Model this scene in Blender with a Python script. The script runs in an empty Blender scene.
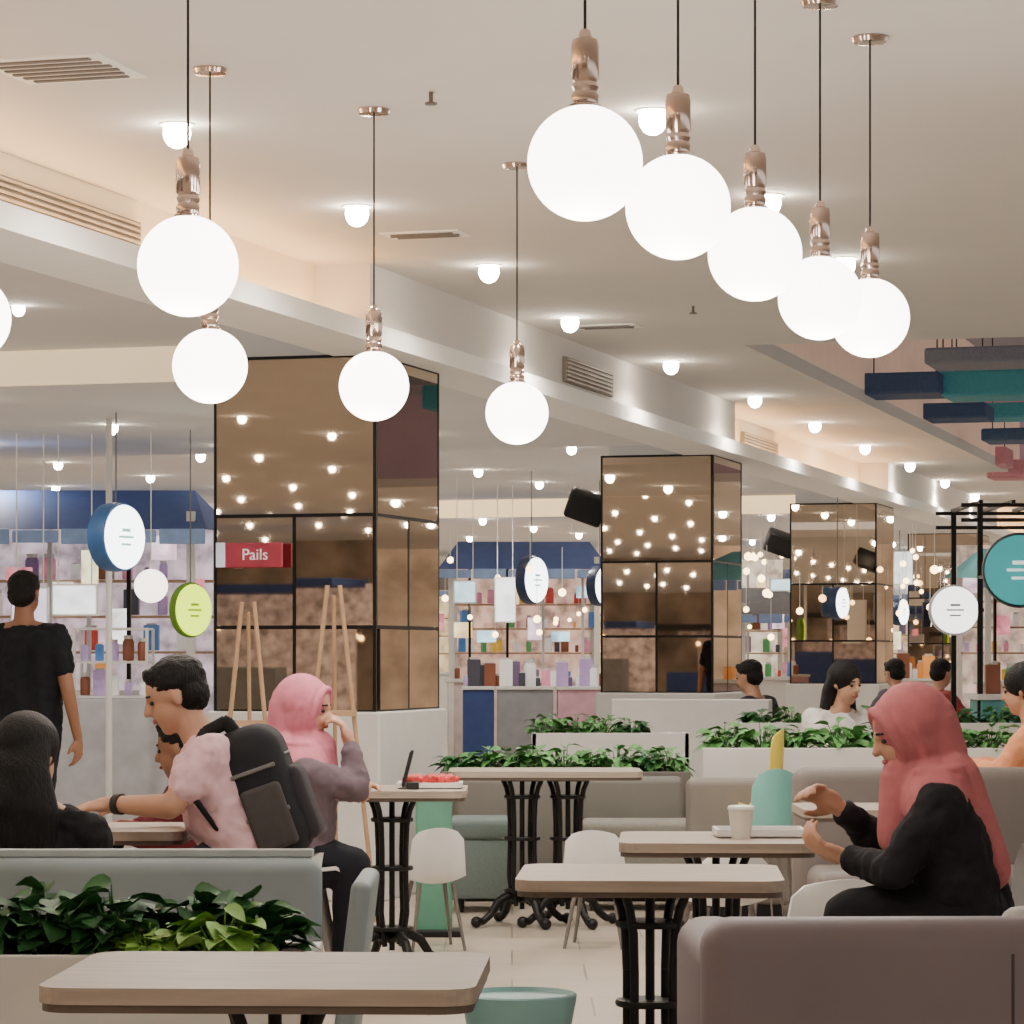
import bpy, bmesh, math, random
from mathutils import Vector, Matrix, Quaternion
random.seed(7)
S=bpy.context.scene
F=3000.0; CH=1.3; HY=655.0
cT,sT=0.9597,0.2809
def at(px,py,d): return Vector(((px-512)/F*d,d,CH+(HY-py)/F*d))
def W(u,v,z): return Vector((u*cT+v*sT,-u*sT+v*cT,z))
def UV(x,y): return (x*cT-y*sT, x*sT+y*cT)
AX=-math.atan2(sT,cT)
# ---------------- materials
def lin(c):
    return tuple(((x/255)/12.92 if x/255<=0.04045 else ((x/255+0.055)/1.055)**2.4) for x in c)
MC={}
def mat(name,c,rough=0.6,metal=0.0,var=0.12,scale=8.0,stretch=(1,1,1),emit=0,bump=0.0,spec=None):
    if name in MC: return MC[name]
    m=bpy.data.materials.new(name); m.use_nodes=True; nt=m.node_tree; b=nt.nodes['Principled BSDF']
    c=lin(c)
    tc=nt.nodes.new('ShaderNodeTexCoord'); mp=nt.nodes.new('ShaderNodeMapping'); no=nt.nodes.new('ShaderNodeTexNoise'); cr=nt.nodes.new('ShaderNodeValToRGB')
    mp.inputs['Scale'].default_value=stretch; no.inputs['Scale'].default_value=scale; no.inputs['Detail'].default_value=4
    nt.links.new(tc.outputs['Object'],mp.inputs['Vector']); nt.links.new(mp.outputs['Vector'],no.inputs['Vector']); nt.links.new(no.outputs['Fac'],cr.inputs['Fac'])
    cr.color_ramp.elements[0].position=0.3; cr.color_ramp.elements[1].position=0.7
    cr.color_ramp.elements[0].color=tuple(x*(1-var) for x in c)+(1,)
    cr.color_ramp.elements[1].color=tuple(min(1,x*(1+var)) for x in c)+(1,)
    nt.links.new(cr.outputs['Color'],b.inputs['Base Color'])
    b.inputs['Roughness'].default_value=rough; b.inputs['Metallic'].default_value=metal
    if spec is not None: b.inputs['Specular IOR Level'].default_value=spec
    if emit:
        nt.links.new(cr.outputs['Color'],b.inputs['Emission Color']); b.inputs['Emission Strength'].default_value=emit
    if bump:
        bp=nt.nodes.new('ShaderNodeBump'); bp.inputs['Strength'].default_value=bump; bp.inputs['Distance'].default_value=0.01
        nt.links.new(no.outputs['Fac'],bp.inputs['Height']); nt.links.new(bp.outputs['Normal'],b.inputs['Normal'])
    MC[name]=m; return m
def tile_mat(name,c1,c2,size=0.6):
    m=bpy.data.materials.new(name); m.use_nodes=True; nt=m.node_tree; b=nt.nodes['Principled BSDF']
    tc=nt.nodes.new('ShaderNodeTexCoord'); br=nt.nodes.new('ShaderNodeTexBrick')
    br.offset=0.5; br.inputs['Scale'].default_value=1.0; br.inputs['Brick Width'].default_value=size; br.inputs['Row Height'].default_value=size
    br.inputs['Mortar Size'].default_value=0.004
    br.inputs['Color1'].default_value=lin(c1)+(1,); br.inputs['Color2'].default_value=lin(c2)+(1,); br.inputs['Mortar'].default_value=lin((134,126,114))+(1,)
    nt.links.new(tc.outputs['Object'],br.inputs['Vector']); nt.links.new(br.outputs['Color'],b.inputs['Base Color']); b.inputs['Roughness'].default_value=0.28
    return m
M_ceil=mat('ceiling_paint_glow',(206,199,190),0.9,var=0.02,scale=2,emit=0.11)  # ceiling emits a little light itself as ambient fill
M_ceil2=mat('ceiling_paint_low_glow',(196,190,182),0.9,var=0.02,scale=2,emit=0.22)  # low ceiling emits more, brightening the hall and the mirror reflections
M_trim=mat('white_trim_paint_glow',(234,230,222),0.7,var=0.02,emit=0.1)  # trim has a faint built-in glow like the ceiling
M_white=mat('white_laminate',(222,221,218),0.45,var=0.03)
M_black=mat('black_iron',(22,21,22),0.45,metal=0.4,var=0.2)
M_blackp=mat('black_plastic',(24,24,26),0.5,var=0.2)
M_wood=mat('greige_oak',(166,151,137),0.45,var=0.16,scale=3,stretch=(1.5,18,18))
M_edge=mat('brown_edge_band',(92,78,68),0.5,var=0.1)
M_mirror=mat('bronze_mirror',(200,182,162),0.015,metal=1.0,var=0.02)
M_copper=mat('rose_chrome',(222,200,188),0.15,metal=1.0,var=0.05)
M_globe=mat('opal_glass_lit',(255,246,235),0.4,var=0.0,emit=10)
M_lens=mat('downlight_lens',(255,243,226),0.4,var=0.0,emit=60)
M_cove=mat('warm_led_strip',(255,205,140),0.4,var=0.0,emit=30)
M_soil=mat('soil',(50,38,28),0.95,var=0.3,scale=40)
M_leaf=mat('leaf_green',(82,136,72),0.5,var=0.45,scale=14,spec=0.3)
M_leafd=mat('leaf_dark_green',(54,102,58),0.5,var=0.4,scale=14,spec=0.3)
M_leafl=mat('leaf_lime',(130,178,84),0.5,var=0.3,scale=14,spec=0.3)
M_leafw=mat('leaf_variegated',(184,206,156),0.5,var=0.4,scale=22)
M_skin=mat('skin_tan',(190,144,118),0.55,var=0.05,scale=5)
M_skin2=mat('skin_brown',(150,106,82),0.55,var=0.05,scale=5)
M_hair=mat('black_hair',(14,11,11),0.55,var=0.5,scale=30,stretch=(8,8,0.6),spec=0.3,bump=0.8)
M_lip=mat('lip_rose',(160,82,78),0.5,var=0.05)
M_eye=mat('eye_dark',(20,15,12),0.2,var=0.1)
def cm(name,c,rough=0.6,**k): return mat(name,c,rough,**k)

# ---------------- mesh builder
class MB:
    def __init__(s): s.bm=bmesh.new()
    def box(s,c,size,rz=0,R=None,bev=0,seg=2):
        t=bmesh.ops.create_cube(s.bm,size=1.0); vs=t['verts']
        M=Matrix.Translation(Vector(c))@((R.to_4x4() if R else Matrix.Rotation(rz,4,'Z')))@Matrix.Diagonal((size[0],size[1],size[2],1))
        bmesh.ops.transform(s.bm,matrix=M,verts=vs)
        if bev:
            es=list({e for v in vs for e in v.link_edges})
            bmesh.ops.bevel(s.bm,geom=es,offset=bev,segments=seg,affect='EDGES',profile=0.5)
        return s
    def cyl(s,p0,p1,r0,r1=None,seg=16,caps=True):
        p0=Vector(p0);p1=Vector(p1); r1=r0 if r1 is None else r1
        d=p1-p0; L=d.length
        if L<1e-6: return s
        t=bmesh.ops.create_cone(s.bm,cap_ends=caps,segments=seg,radius1=r0,radius2=r1,depth=L)
        M=Matrix.Translation((p0+p1)/2)@d.to_track_quat('Z','Y').to_matrix().to_4x4()
        bmesh.ops.transform(s.bm,matrix=M,verts=t['verts']); return s
    def sph(s,c,r,R=None,sub=3):
        if not hasattr(r,'__len__'): r=(r,r,r)
        t=bmesh.ops.create_icosphere(s.bm,subdivisions=sub,radius=1.0)
        M=Matrix.Translation(Vector(c))@(R.to_4x4() if R else Matrix.Identity(4))@Matrix.Diagonal((r[0],r[1],r[2],1))
        bmesh.ops.transform(s.bm,matrix=M,verts=t['verts']); return s
    def cap(s,p0,r0,p1,r1,sub=2):
        s.cyl(p0,p1,r0,r1,seg=20); s.sph(p0,r0,sub=sub); s.sph(p1,r1,sub=sub); return s
    def chain(s,pts,rs,seg=8):
        for i in range(len(pts)-1):
            s.cyl(pts[i],pts[i+1],rs[i],rs[i+1],seg=seg)
            if i: s.sph(pts[i],rs[i],sub=1)
        return s
    def lathe(s,prof,c=(0,0,0),seg=32,R=None,sq=(1,1)):
        c=Vector(c); rings=[]
        for r,z in prof:
            ring=[]
            for k in range(seg):
                a=2*math.pi*k/seg; p=Vector((r*math.cos(a)*sq[0],r*math.sin(a)*sq[1],z))
                if R: p=R@p
                ring.append(s.bm.verts.new(c+p))
            rings.append(ring)
        for a,b in zip(rings,rings[1:]):
            for k in range(seg): s.bm.faces.new((a[k],a[(k+1)%seg],b[(k+1)%seg],b[k]))
        s.bm.faces.new(rings[0][::-1]); s.bm.faces.new(rings[-1]); return s
    def rrect(s,c,sx,sy,h,r,seg=6,bev=0.0):
        c=Vector(c); pts=[]
        for (qx,qy,a0) in ((1,1,0),(-1,1,90),(-1,-1,180),(1,-1,270)):
            for k in range(seg+1):
                a=math.radians(a0+90*k/seg)
                pts.append((qx*(sx/2-r)+r*math.cos(a),qy*(sy/2-r)+r*math.sin(a)))
        lo=[s.bm.verts.new(c+Vector((x,y,0))) for x,y in pts]; hi=[s.bm.verts.new(c+Vector((x,y,h))) for x,y in pts]
        n=len(pts)
        for k in range(n): s.bm.faces.new((lo[k],lo[(k+1)%n],hi[(k+1)%n],hi[k]))
        s.bm.faces.new(lo[::-1]); s.bm.faces.new(hi); return s
    def quad(s,pts): s.bm.faces.new([s.bm.verts.new(Vector(p)) for p in pts]); return s
    def out(s,name,m,parent=None,smooth=False,remesh=0,smth=0,disp=0,dscale=0.1,**kw):
        me=bpy.data.meshes.new(name); bmesh.ops.recalc_face_normals(s.bm,faces=s.bm.faces); s.bm.to_mesh(me); s.bm.free()
        ob=bpy.data.objects.new(name,me); S.collection.objects.link(ob)
        if remesh:
            md=ob.modifiers.new('r','REMESH'); md.mode='VOXEL'; md.voxel_size=remesh; md.use_smooth_shade=True
            if smth:
                sm=ob.modifiers.new('s','SMOOTH'); sm.factor=0.5; sm.iterations=smth
            if disp:
                tx=bpy.data.textures.new('fold','CLOUDS'); tx.noise_scale=dscale
                dm=ob.modifiers.new('d','DISPLACE'); dm.texture=tx; dm.strength=disp; dm.mid_level=0.5
            dg=bpy.context.evaluated_depsgraph_get(); ev=ob.evaluated_get(dg); nm=bpy.data.meshes.new_from_object(ev)
            ob.modifiers.clear(); ob.data=nm; smooth=True
        ob.data.materials.clear(); ob.data.materials.append(m)
        if smooth:
            for p in ob.data.polygons: p.use_smooth=True
            if not remesh:
                try: ob.data.set_sharp_from_angle(angle=math.radians(42))
                except Exception: pass
        if parent:
            ob.parent=parent; ob.matrix_parent_inverse=Matrix.Translation(-parent_origin(parent))
        for k,v in kw.items(): ob[k]=v
        return ob
ORG={}
def parent_origin(p):
    return ORG.get(p.name,Vector((0,0,0)))
def root(name,loc,label,category,group=None):
    e=bpy.data.objects.new(name,None); e.empty_display_size=0.1; e.location=loc; S.collection.objects.link(e)
    e['label']=label; e['category']=category
    if group: e['group']=group
    ORG[e.name]=Vector(loc); return e
def dup(r,loc,rz=0,label=None,group=None,scale=(1,1,1)):
    n=r.copy(); n.location=loc; n.rotation_euler=(0,0,rz); n.scale=scale; S.collection.objects.link(n)
    if label: n['label']=label
    if group: n['group']=group
    def rec(o,no):
        for c in list(o.children):
            k=c.copy(); inv=c.matrix_parent_inverse.copy(); k.parent=no; k.matrix_parent_inverse=inv; S.collection.objects.link(k); rec(c,k)
    rec(r,n); return n
def struct(name,mb,m,**k):
    return mb.out(name,m,kind='structure',**k)
def slab(u0,u1,v0,v1,z0,z1):
    return MB().box(W((u0+u1)/2,(v0+v1)/2,(z0+z1)/2),(u1-u0,v1-v0,z1-z0),rz=AX)

# ---------------- room shell
HI,LO,TR=3.3,2.88,3.08
struct('floor',slab(-24,16,-18,54,-0.1,0),tile_mat('floor_tiles',(192,180,164),(186,174,158)))
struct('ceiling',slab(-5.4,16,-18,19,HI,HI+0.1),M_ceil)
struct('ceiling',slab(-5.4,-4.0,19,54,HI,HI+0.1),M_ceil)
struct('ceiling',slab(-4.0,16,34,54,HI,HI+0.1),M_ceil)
M_voidc=mat('void_grey_paint_glow',(150,146,152),0.9,var=0.03,emit=0.12)  # void paint carries a weak self-emission
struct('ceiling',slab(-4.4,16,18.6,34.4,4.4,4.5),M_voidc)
struct('trim_1',slab(-4.1,-4.0,19,34,HI+0.1,4.4),mat('void_cream_glow',(216,180,158),0.8,var=0.03,emit=0.35))  # warm cove glow is emitted by this wall, no strip here
struct('trim_2',slab(-4.0,16,34,34.1,HI+0.1,4.4),mat('void_pinkish_glow',(172,148,158),0.8,var=0.06,scale=1.2,emit=0.18))  # far void face slightly self-lit
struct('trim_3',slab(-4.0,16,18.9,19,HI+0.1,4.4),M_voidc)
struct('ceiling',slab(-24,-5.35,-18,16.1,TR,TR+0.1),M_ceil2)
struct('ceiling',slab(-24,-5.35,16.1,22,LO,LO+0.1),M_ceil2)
struct('trim_4',slab(-24,-5.35,16.05,16.1,LO,TR),mat('cove_cream_glow',(252,226,184),0.8,var=0.02,emit=0.75))  # drop face emits warm light in place of cove lighting
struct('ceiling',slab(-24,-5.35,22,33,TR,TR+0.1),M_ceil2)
struct('trim_5',slab(-24,-5.35,32.95,33,LO,TR),mat('cove_cream_glow2',(252,220,165),0.8,var=0.02,emit=1.4))  # stronger emissive face imitating the far cove light
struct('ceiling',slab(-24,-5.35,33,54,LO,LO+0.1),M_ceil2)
struct('trim_6',slab(-5.36,-4.93,-18,54,LO,LO+0.10),M_trim)
n=7
for (v0,v1,flush) in ((-18,14.5,0),(14.5,23.4,1),(23.4,31,0),(31,40,1),(40,54,0)):
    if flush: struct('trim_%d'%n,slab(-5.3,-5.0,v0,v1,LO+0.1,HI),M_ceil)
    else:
        struct('trim_%d'%n,slab(-5.36,-5.3,v0,v1,LO+0.1,HI),mat('cove_wall_glow',(240,222,194),0.85,var=0.02,emit=0.18))  # some cove glow is put into the recess wall colour
        n+=1; struct('trim_%d'%n,slab(-5.24,-5.2,v0+0.05,v1-0.05,LO+0.1,LO+0.115),M_cove)
    n+=1
struct('wall_far',slab(-24,16,53.9,54,0,4.4),mat('far_wall_paint_glow',(210,186,160),0.8,var=0.35,scale=1.5,emit=0.4))  # wall emission serves as ambient light at the far end
struct('wall_left',slab(-24.1,-24,-18,54,0,3.2),mat('left_wall_paint_glow',(165,155,145),0.8,var=0.2,scale=1.5,emit=0.12))  # faint wall emission added as ambient fill
struct('wall_rear',slab(-24,16,-18.1,-18,0,3.5),mat('rear_wall_paint_glow',(150,134,118),0.8,var=0.6,scale=1.2,emit=0.2))  # emission on the unseen rear wall brightens what the mirrors reflect

# ---------------- mirrored columns
def column(v,k):
    u1,w,dp=-5.13,0.9,1.08; u0=u1-w
    r=root('mirrored_column' ,W((u0+u1)/2,v+dp/2,0),'square column clad in smoky bronze mirror with thin black grid frame and white plinth','column','mirrored columns')
    MB().box(W((u0+u1)/2,v+dp/2,0.5),(w+0.08,dp+0.08,1.0),rz=AX,bev=0.01).out('plinth',M_white,r)
    MB().box(W((u0+u1)/2,v+dp/2,1.94),(w-0.04,dp-0.04,1.88),rz=AX).out('core',M_blackp,r)
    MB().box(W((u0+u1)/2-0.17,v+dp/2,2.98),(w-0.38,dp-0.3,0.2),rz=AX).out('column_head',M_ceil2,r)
    zs=[1.0,1.447,2.04,2.88]
    fr=MB()
    t=0.016
    def bar(ua,va,ub,vb,za,zb):
        fr.box(W((ua+ub)/2,(va+vb)/2,(za+zb)/2),(abs(ub-ua)+t,abs(vb-va)+t,abs(zb-za)+t),rz=AX)
    for (a,b) in ((u0,v),(u1,v),(u1,v+dp),(u0,v+dp)): bar(a,b,a,b,1.0,2.88)
    for z in zs:
        bar(u0,v,u1,v,z,z); bar(u1,v,u1,v+dp,z,z); bar(u0,v,u0,v+dp,z,z); bar(u0,v+dp,u1,v+dp,z,z)
    um=(u0+u1)/2; bar(um,v,um,v,1.0,2.04); bar(u1,v+dp/2,u1,v+dp/2,1.0,2.04)
    fr.out('grid_frame',M_black,r)
    rr=random.Random(k)
    def pane(c,size,axis):
        a=rr.uniform(-0.010,0.010)
        R=Matrix.Rotation(AX+a,3,'Z')@Matrix.Rotation(rr.uniform(-0.005,0.005),3,'X')
        MB().box(c,size,R=R).out('mirror_pane',M_mirror,r)
    for i in range(3):
        z0,z1=zs[i],zs[i+1]; zc=(z0+z1)/2; h=z1-z0-0.02
        if i==2:
            pane(W(um,v-0.002,zc),(w-0.02,0.012,h),0); pane(W(u1+0.002,v+dp/2,zc),(0.012,dp-0.02,h),1)
        else:
            for s in (-1,1):
                pane(W(um+s*w/4,v-0.002,zc),(w/2-0.02,0.012,h),0); pane(W(u1+0.002,v+dp/2+s*dp/4,zc),(0.012,dp/2-0.02,h),1)
for k,v in enumerate((14.96,23.15,31.0,39.0)): column(v,k)

# ---------------- lamps
def lamp(px,py,s,label):
    d=F/s; c=at(px,py,d); top=HI
    r=root('pendant_lamp',Vector((c.x,c.y,top)),label,'lamp','globe pendant lamps')
    MB().sph(c,0.128,sub=4).out('globe_shade',M_globe,r,smooth=True)
    MB().lathe([(0.0,0.0),(0.055,0),(0.06,-0.006),(0.055,-0.02),(0.01,-0.025),(0.0,-0.025)],(c.x,c.y,top)).out('canopy',M_copper,r,smooth=True)
    z0=c.z+0.118
    pr=[(0.0,0),(0.034,0),(0.036,0.01),(0.028,0.014),(0.031,0.03),(0.026,0.04),(0.031,0.05),(0.026,0.06),(0.031,0.07),(0.031,0.14),(0.028,0.155),(0.016,0.16),(0.012,0.175),(0.006,0.18),(0.0,0.18)]
    MB().lathe(pr,(c.x,c.y,z0)).out('socket',M_copper,r,smooth=True)
    MB().cyl((c.x,c.y,z0+0.17),(c.x,c.y,top-0.01),0.0035,seg=8).out('cord',M_blackp,r,smooth=True)
    L=bpy.data.lights.new('globe_light','POINT'); L.energy=12; L.color=(1,0.92,0.83); L.shadow_soft_size=0.12
    o=bpy.data.objects.new('globe_light',L); o.location=c-Vector((0,0,0.27)); S.collection.objects.link(o)
LL='lit opal glass globe pendant with rose-metal socket on thin cord'
for px,py in ((585,163),(678,207),(755,254),(820,298),(870,318)): lamp(px,py,(HY-py)/1.09,LL)
for px,py in ((188,266),(210,366),(374,386),(517,413),(-33,318)): lamp(px,py,(HY-py)/0.985,LL)

def ceil_z(u,v):
    if u>-5.0:
        if v<19 or v>34 or u<-4.0: return HI
        return 4.4
    if u<-5.36:
        if v<16.1 or 22<v<33: return TR
        return LO
    return LO
DLT=None
def downlight(p,z,sc=1.0):
    global DLT
    if DLT is None:
        r=root('downlight',Vector((p[0],p[1],z)),'small round recessed ceiling downlight, switched on','downlight','recessed downlights')
        MB().lathe([(0.055,0.002),(0.066,0.0),(0.067,-0.004),(0.060,-0.006),(0.055,-0.003)],(p[0],p[1],z)).out('trim_ring',M_trim,r,smooth=True)
        MB().lathe([(0.0,-0.003),(0.044,-0.003),(0.052,-0.02),(0.053,-0.04),(0.047,-0.062),(0.034,-0.080),(0.017,-0.090),(0.0,-0.093)],(p[0],p[1],z),seg=20).out('lens',M_lens,r,smooth=True)
        DLT=r
    else: r=dup(DLT,Vector((p[0],p[1],z)),scale=(sc,sc,sc))
    return r
def real_lamp(x,y,z,e):
    L=bpy.data.lights.new('lamp','SPOT'); L.energy=e*0.98; L.color=(1,0.92,0.82); L.shadow_soft_size=0.08; L.spot_size=math.radians(165); L.spot_blend=0.9
    o=bpy.data.objects.new('lamp',L); o.location=(x,y,z-0.11); S.collection.objects.link(o)
for px,py in ((177,124),(357,206),(489,265),(570,317),(671,361),(653,110),(769,195),(845,258),(755,396),(815,422),(865,445),(910,463),(945,480),(975,494)):
    d=F*(HI-CH)/(HY-py); p=at(px,py,d); downlight(p,HI); real_lamp(p.x,p.y,HI,130 if d<20 else 90)
for i in range(7):
    for j in range(30):
        u=-6.7-1.7*i; v=-14+2.15*j+ (0.7 if i%2 else 0)
        z=ceil_z(u,v); p=W(u,v,z)
        if v>50 : continue
        if 0<v<15.5 and abs(p.x)/max(p.y,1)<0.24 and p.y<15: continue
        if v>15 and abs(p.x)/p.y>0.3: continue
        downlight(p,z,0.62 if v<15.5 else 0.8)
        if (i+j)%3==0: real_lamp(p.x,p.y,z,108)
for i in range(4):
    for j in range(6):
        u=-3.5+3.2*i-(i%2)*0.2; v=-15+3.3*j; p=W(u,v,HI)
        if p.y>3.5: continue
        downlight(p,HI,0.7)
        if (i+j)%2==0: real_lamp(p.x,p.y,HI,170)
for j in range(8):
    for i in range(5):
        p=W(-3.3+1.7*i,34.7+2.1*j,HI); downlight(p,HI)
        if (i+j)%3==0: real_lamp(p.x,p.y,HI,110)

# ceiling fittings
def vent(px,py,w,dp,label,nsl,sq=False):
    d=F*(HI-CH)/(HY-py); p=at(px,py,d)
    r=root('air_vent',Vector((p.x,p.y,HI)),label,'air vent')
    b=MB(); b.box((p.x,p.y,HI-0.003),(w+0.05,dp+0.05,0.006),rz=AX,bev=0.001); b.out('frame',M_trim,r)
    b=MB()
    for i in range(nsl):
        f=(i+0.5)/nsl-0.5
        o=Matrix.Rotation(AX,3,'Z')@Vector((0,f*dp,0))
        b.box((p.x+o.x,p.y+o.y,HI-0.009),(w*(1-abs(f)*0.3),dp/nsl*0.4,0.006),rz=AX)
    b.out('slats',mat('vent_dark',(108,102,98),0.7),r)
vent(62,68,0.4,0.38,'square white louvred ceiling air diffuser',6)
vent(425,234,0.34,0.16,'slim grey linear ceiling air diffuser',3)
vent(607,326,0.34,0.16,'slim grey linear ceiling air diffuser',3)
def grille(v0,v1,off,zc):
    r=root('wall_grille',W(off,(v0+v1)/2,zc),'long white louvred air grille on ceiling fascia','air vent','fascia air grilles')
    b=MB(); b.box(W(off,(v0+v1)/2,zc),(0.02,v1-v0,0.16),rz=AX); b.out('frame',mat('grille_grey',(130,122,112),0.6),r)
    b=MB()
    for i in range(6): b.box(W(off+0.015,(v0+v1)/2,zc-0.065+i*0.026),(0.012,v1-v0-0.04,0.010),rz=AX)
    b.out('louvres',mat('louvre_grey',(190,180,168),0.6),r)
grille(8.0,12.2,-5.28,3.12); grille(18.2,19.4,-4.985,3.10); grille(25,26.5,-5.28,3.12)
for px,py in ((431,92),(693,306)):
    d=F*(HI-CH)/(HY-py); p=at(px,py,d)
    r=root('sprinkler_head',Vector((p.x,p.y,HI)),'small metal ceiling sprinkler head','sprinkler')
    m=mat('sprinkler_metal',(110,100,94),0.4,metal=0.6)
    MB().cyl((p.x,p.y,HI-0.04),(p.x,p.y,HI),0.008).out('stem',m,r); MB().cyl((p.x,p.y,HI-0.045),(p.x,p.y,HI-0.038),0.022).out('deflector',m,r)

# baffles in the raised ceiling
BC={'navy':(66,84,114),'teal':(74,146,156),'pink':(196,134,142),'grey':(124,126,134)}
def baffle(px0,px1,py,d,h,col,dep=0.6):
    a=at(px0,py,d); b=at(px1,py,d); c=(a+b)/2
    r=root('ceiling_baffle',c,col+' felt acoustic baffle box hung in raised ceiling','ceiling baffle','coloured ceiling baffles')
    MB().box(c,(abs(b.x-a.x),dep,h),rz=AX,bev=0.02).out('felt_box',mat('felt_'+col,BC[col],0.9,bump=0.1,scale=60,emit=0.1),r)  # felt given slight emission to lift its colour
    for s in (-0.4,0.4):
        x=c.x+s*(b.x-a.x); MB().cyl((x,c.y,c.z+h/2),(x,c.y,4.4),0.006,seg=6).out('hanger',M_black,r)
for a in ((866,945,386,24,0.17,'navy'),(946,1050,386,24,0.2,'teal'),(916,990,413,27,0.14,'navy'),(985,1060,436,29,0.12,'navy'),(930,1060,358,22,0.12,'grey'),
          (842,905,372,26.5,0.3,'pink'),(850,925,418,30,0.2,'pink'),(955,1010,458,32,0.2,'pink'),(985,1060,412,28,0.14,'teal'),(880,935,440,32,0.12,'grey'),(990,1060,470,33,0.2,'pink'),
          (925,1060,400,31,0.16,'pink'),(940,1060,372,26,0.08,'teal')): baffle(*a)

# speakers beside the columns
for px,py,d in ((586,507,24.5),(780,543,32.0)):
    c=at(px,py,d); r=root('loudspeaker',c,'black wall loudspeaker tilted on bracket beside mirrored column','speaker','black loudspeakers')
    R=Matrix.Rotation(0.35,3,'Y')@Matrix.Rotation(0.3,3,'X')
    MB().box(c,(0.32,0.22,0.23),R=R,bev=0.03).out('cabinet',M_blackp,r,smooth=True)
    MB().box(c+R@Vector((0,-0.115,0)),(0.28,0.012,0.19),R=R,bev=0.004).out('speaker_grille',mat('grille_black',(38,38,40),0.8),r)
    MB().cyl(c,c+Vector((0.2,0.05,0.04)),0.015).out('bracket',M_black,r)

# ---------------- tables
def make_table(loc,w,dp,label,rz=0,two=False,pw=None):
    x,y,_=loc
    r=root('cafe_table',Vector((x,y,0)),label,'table','cafe tables')
    MB().rrect((x,y,0.722),w,dp,0.028,0.06).out('table_top',M_wood,r)
    MB().rrect((x,y,0.708),w-0.01,dp-0.01,0.014,0.055).out('edge_band',M_edge,r)
    for ox in ((-0.11,0.11) if two else (0,)):
        b=MB(); cx=x+ox
        for a in range(4):
            an=math.pi/4+a*math.pi/2+0.2; ca,sa=math.cos(an),math.sin(an)
            zz=[0.10,0.16,0.24,0.36,0.50,0.60,0.66,0.70]; rd=[0.05,0.062,0.075,0.070,0.070,0.075,0.09,0.11]
            b.chain([Vector((cx+q*ca,y+q*sa,z)) for q,z in zip(rd,zz)],[0.012]*8,seg=10)
        for z in (0.17,0.42,0.62): b.lathe([(0.05,z-0.008),(0.086,z-0.008),(0.089,z),(0.086,z+0.008),(0.05,z+0.008)],(cx,y,0),seg=20)
        b.cyl((cx,y,0.08),(cx,y,0.70),0.012)
        b.out('column',M_black,r,smooth=True)
        b=MB()
        for a in range(4):
            an=math.pi/4*0.6+a*math.pi/2; e=Vector((math.cos(an),math.sin(an),0)); c=Vector((cx,y,0))
            b.chain([c+Vector((0,0,0.13)),c+e*0.07+Vector((0,0,0.15)),c+e*0.13+Vector((0,0,0.12)),c+e*0.17+Vector((0,0,0.06)),c+e*0.21+Vector((0,0,0.03)),c+e*0.24+Vector((0,0,0.03))],[0.024,0.022,0.02,0.018,0.018,0.02],seg=10)
            b.sph(c+e*0.245+Vector((0,0,0.028)),0.028,sub=2)
        b.out('foot_base',M_black,r,smooth=True)
        MB().box((cx,y,0.704),(0.2,0.3,0.01),bev=0.003).out('mounting_plate',M_black,r)
    r.rotation_euler=(0,0,rz); return r
make_table((at(275,0,5.25).x,5.25,0),0.73,0.62,'square grey-oak cafe table with black cast-iron pedestal',rz=-0.04)
make_table((at(650,0,7.6).x,7.6,0),0.66,0.6,'square grey-oak cafe table with black rod pedestal',rz=-0.05)
make_table((at(716,0,9.05).x,9.05,0),0.58,0.6,'grey-oak cafe table holding a paper cup',rz=-0.05)
make_table((at(95,0,9.6).x,9.6,0),0.62,0.55,'grey-oak cafe table in front of man with backpack')
make_table((at(392,0,12.4).x,12.4,0),0.62,0.6,'grey-oak cafe table with red snacks beside woman in pink headscarf')
make_table((at(545,0,14.4).x,14.4,0),0.92,0.55,'long grey-oak cafe table before planter bench',two=True)
make_table((at(880,0,10.9).x,10.9,0),0.6,0.55,'grey-oak cafe table beside booth')

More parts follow.
